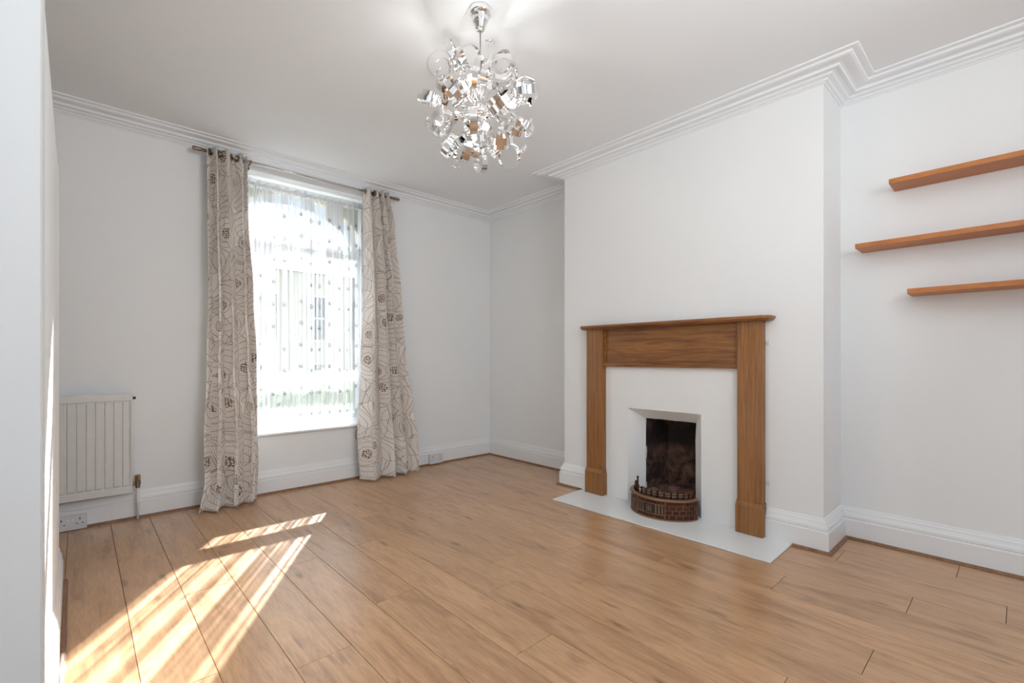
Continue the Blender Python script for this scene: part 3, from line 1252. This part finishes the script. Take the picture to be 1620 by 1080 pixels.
# swirl motifs, small curls of thread set just proud of the cloth
bm = B()
cols_s = [.10, .18, .27, .345, .46, .535, .60, .68, .765, .83, .90, .96]
for ci, s in enumerate(cols_s):
    for ri in range(11):
        f = .035 + ri * .0935 + (.02 if ci % 3 == 1 else 0) * (0 if ri == 0 else 1)
        if f > .955 or rnd.random() < (.35 if ci < 4 else .12):
            continue
        x, y, z = netp(s, f)
        y -= .014
        sgn = 1 if (ci + ri) % 2 else -1
        R_ = .021 * rnd.uniform(.8, 1.1)
        sq = rnd.uniform(.55, 1.0)
        pts = []
        for k in range(13):
            a = k / 12 * 2 * pi * 1.25 + .6
            rr = R_ * (1 - .06 * k)
            pts.append((x + sgn * rr * cos(a) * sq, y, z + rr * sin(a)))
        tube(bm, pts, .0021, 4, False)
        tube(bm, [(x - .006 * sgn, y, z - .004), (x + .004 * sgn, y, z + .003), (x + .010 * sgn, y, z + .001)], .0022, 4, False)
mo = part('embroidered_motifs', bm, M_THREAD, nc)
tag(mo, 'grey embroidered swirls', kind='stuff')

# ------------------------------------------------------------------ loose cable under the sill
bm = B()
pts = []
for k in range(17):
    a = radians(-100 + 210 * k / 16)
    pts.append((1.728 - .036 * cos(a), YW - .02 - .01 * sin(a), .365 + .058 * sin(a)))
pts = [(1.74, YW - .004, .41)] + pts[::-1][1:] + [(1.75, YW - .004, .30)]
tube(bm, pts, .0028, 6)
cb = obj('cable', bm, M_CABLE, None, True)
tag(cb, 'short loop of thin grey cable on the wall under the sill beside the right curtain', 'cable')

# ------------------------------------------------------------------ chandelier
CX, CY = 1.239, 1.539
ch = thing('chandelier', 'round chrome ribbon chandelier with crystal flowers hanging from the ceiling', 'chandelier', (CX, CY, ZT))
HZ = 2.040
bm = B()
lathe(bm, [(0, 0), (.043, 0), (.045, -.004), (.045, -.020), (.041, -.026), (.035, -.028), (.034, -.046), (.028, -.062), (.024, -.066), (.022, -.080), (.015, -.090), (0, -.091)],
      (CX, CY, ZT), n=32)
part('canopy', bm, M_CHROME, ch, True)
bm = B(); tube(bm, [(CX, CY, ZT - .088), (CX, CY, HZ + .03)], .0028, 8)
part('cord', bm, M_STEEL, ch, True)
bm = B()
bmesh.ops.create_icosphere(bm, subdivisions=3, radius=.026, matrix=Matrix.Translation((CX, CY, HZ)))
hub = part('hub', bm, M_CHROME, ch, True)
bm = B()
rnd = random.Random(21)
for k in range(26):
    d = Vector((rnd.gauss(0, 1), rnd.gauss(0, 1), rnd.gauss(0, 1) - .4)).normalized()
    p = Vector((CX, CY, HZ)) + d * .040
    bmesh.ops.create_icosphere(bm, subdivisions=1, radius=.0065, matrix=Matrix.Translation(p))
sub('beads', bm, M_CRYSTAL, hub, ch)['kind'] = 'stuff'


def cam_off(u, v, depth_off=0.0, d0=1.971):
    """point near the chandelier seen in the given direction of its own local frame (right, up, away)"""
    f = 742.85; t = .7452
    dep = d0 + depth_off
    r_ = (u - 810) / f * dep
    return Vector((r_ * cos(t) + dep * sin(t), -r_ * sin(t) + dep * cos(t), 1 + (565.9 - v) / f * dep))


C0 = Vector((CX, CY, HZ))
bulbs = [cam_off(746, 127, -.03), cam_off(808, 166, -.04), cam_off(768, 199, -.06),
         C0 + Vector((.05, .09, .03)), C0 + Vector((-.10, -.02, .05)), C0 + Vector((.02, .07, -.08))]
for p in bulbs:
    d = (p - C0).normalized()
    bm = B()
    tube(bm, [C0 + d * .02, p - d * .026], .003, 6)
    lathe(bm, [(0, -.034), (.0075, -.034), (.0085, -.014), (0, -.014)], p, d, 12)
    ar = part('lamp_holder', bm, M_CHROME, ch, True)
    bm = B()
    lathe(bm, [(0, -.016), (.006, -.014), (.0085, -.006), (.0125, .002), (.0135, .010), (.0105, .018), (.005, .022), (0, .023)], p, d, 16)
    bl = sub('bulb', bm, M_BULB, ar, ch, True)
    bl['label'] = 'lit warm bulb'

# ribbons
RW = .030
n_r = 31
stems = B()
ga = pi * (3 - sqrt(5))
for k in range(n_r):
    zf = 1 - 2 * (k + .5) / n_r
    zf = zf * .97
    rr = sqrt(1 - zf * zf)
    an = k * ga + .4
    out = Vector((rr * cos(an), rr * sin(an), zf))
    R0 = rnd.uniform(.165, .220)
    c = C0 + out * R0
    c.z += .010
    c.z += .012 * zf
    tmp = Vector((rnd.gauss(0, 1), rnd.gauss(0, 1), rnd.gauss(0, 1)))
    e3 = out.cross(tmp).normalized()       # strip width direction, roughly tangent
    e3 = (e3 + out * rnd.uniform(-.35, .35)).normalized()
    e1 = (-out - e3 * (-out).dot(e3)).normalized()
    e2 = e3.cross(e1)
    turns = rnd.uniform(1.15, 1.75)
    ra, rb = rnd.uniform(.054, .070), rnd.uniform(.026, .042)
    sg = rnd.choice((-1, 1))
    wid = RW * rnd.uniform(.62, 1.0)
    shift = rnd.uniform(.016, .036)
    bm = B()
    prev = None
    ns = 44
    pr_pts = []
    for i in range(ns + 1):
        t = i / ns
        a = sg * (2 * pi * turns * t)
        rad = ra + (rb - ra) * t
        pr_pts.append(c + e1 * rad * cos(a) + e2 * rad * sin(a) + e3 * shift * (t - .5) * 2)
    for i, p in enumerate(pr_pts):
        tg = (pr_pts[min(i + 1, ns)] - pr_pts[max(i - 1, 0)]).normalized()
        wv = (e3 - tg * e3.dot(tg)).normalized()
        nn = tg.cross(wv)
        hw = wid / 2 * (1 if 2 < i < ns - 2 else .8)
        ring = [bm.verts.new(p + wv * a_ * hw + nn * b_ * .0005) for a_, b_ in ((-1, -1), (1, -1), (1, 1), (-1, 1))]
        if prev:
            for q_ in range(4):
                bm.faces.new((prev[q_], prev[(q_ + 1) % 4], ring[(q_ + 1) % 4], ring[q_]))
        else:
            bm.faces.new(ring[::-1])
        prev = ring
    bm.faces.new(prev)
    ro = part('ribbon', bm, M_CHROME, ch)
    for p_ in ro.data.polygons:
        p_.use_smooth = True
    ro.modifiers.new('e', 'EDGE_SPLIT').split_angle = radians(50)
    bm = B(); tube(bm, [C0 + out * .022, pr_pts[0]], .0008, 5)
    sub('stem', bm, M_CHROME, ro, ch)
# crystal flowers on wires
fl_dirs = []
for k in range(15):
    zf = 1 - 2 * (k + .5) / 15
    rr = sqrt(1 - zf * zf)
    an = k * ga + 1.9
    fl_dirs.append(Vector((rr * cos(an), rr * sin(an), zf)))
for out in fl_dirs:
    L = rnd.uniform(.19, .26)
    tip = C0 + out * L
    bm = B(); tube(bm, [C0 + out * .022, tip], .0008, 5)
    st = part('wire_stem', bm, M_CHROME, ch)
    bm = B()
    u_ = out.orthogonal().normalized(); v_ = out.cross(u_)
    for j in range(6):
        a = j * pi / 3
        pj = tip + (u_ * cos(a) + v_ * sin(a)) * .0125
        dj = (u_ * cos(a) + v_ * sin(a)) + out * .35
        lathe(bm, [(0, -.009), (.0045, -.003), (.0055, .003), (0, .010)], pj, dj, 6)
    lathe(bm, [(0, -.004), (.005, 0), (0, .006)], tip + out * .003, out, 6)
    fl = sub('crystal_flower', bm, M_CRYSTAL, st, ch)

# ------------------------------------------------------------------ street outside (seen only through the net)
bm = B(); box(bm, -25, 40, YW + TH + .2, 45, -1.6, -1.5)
g = struct('ground', bm, M_ASPHALT, label='grey street outside the window', cat='ground')
bm = B(); box(bm, .2, 3.4, 5.75, 6.1, -1.5, .80)
hd = obj('hedge', bm, M_LEAF)
hd.modifiers.new('s', 'SUBSURF').subdivision_type = 'SIMPLE'
hd.modifiers['s'].levels = 5; hd.modifiers['s'].render_levels = 5
tx = bpy.data.textures.new('leafy', 'CLOUDS'); tx.noise_scale = .12
dm = hd.modifiers.new('d', 'DISPLACE'); dm.texture = tx; dm.strength = .22
tag(hd, 'clipped green hedge outside the window below the houses', 'hedge')


def house(x0, x1, lab):
    t = thing('terraced_house', lab, 'house', ((x0 + x1) / 2, 15, -1.5), 'houses across the street')
    bm = B(); box(bm, x0, x1, 15, 21, -1.5, 3.6)
    part('wall', bm, M_OUTSTONE, t)
    bm = B()
    prism(bm, [(14.7, 3.6), (21.3, 3.6), (18, 5.0)], x0, x1, 'x')
    part('roof', bm, M_SLATE, t)
    n = 4
    for zf in (-.6, 1.5):
        for k in range(n):
            cx = x0 + (x1 - x0) * (k + .5) / n
            bm = B(); box(bm, cx - .34, cx + .34, 14.93, 15.0, zf, zf + 1.45, .01)
            wf = part('window', bm, M_UPVC, t)
            bm = B()
            for (a, b2) in ((zf + .06, zf + .70), (zf + .76, zf + 1.39)):
                box(bm, cx - .29, cx + .29, 14.91, 14.935, a, b2)
            sub('pane', bm, M_DARKGLASS, wf, t)


house(-2.6, 3.3, 'cream terraced house across the street, left one seen through the net')
house(3.3, 9.0, 'cream terraced house across the street, right one seen through the net')
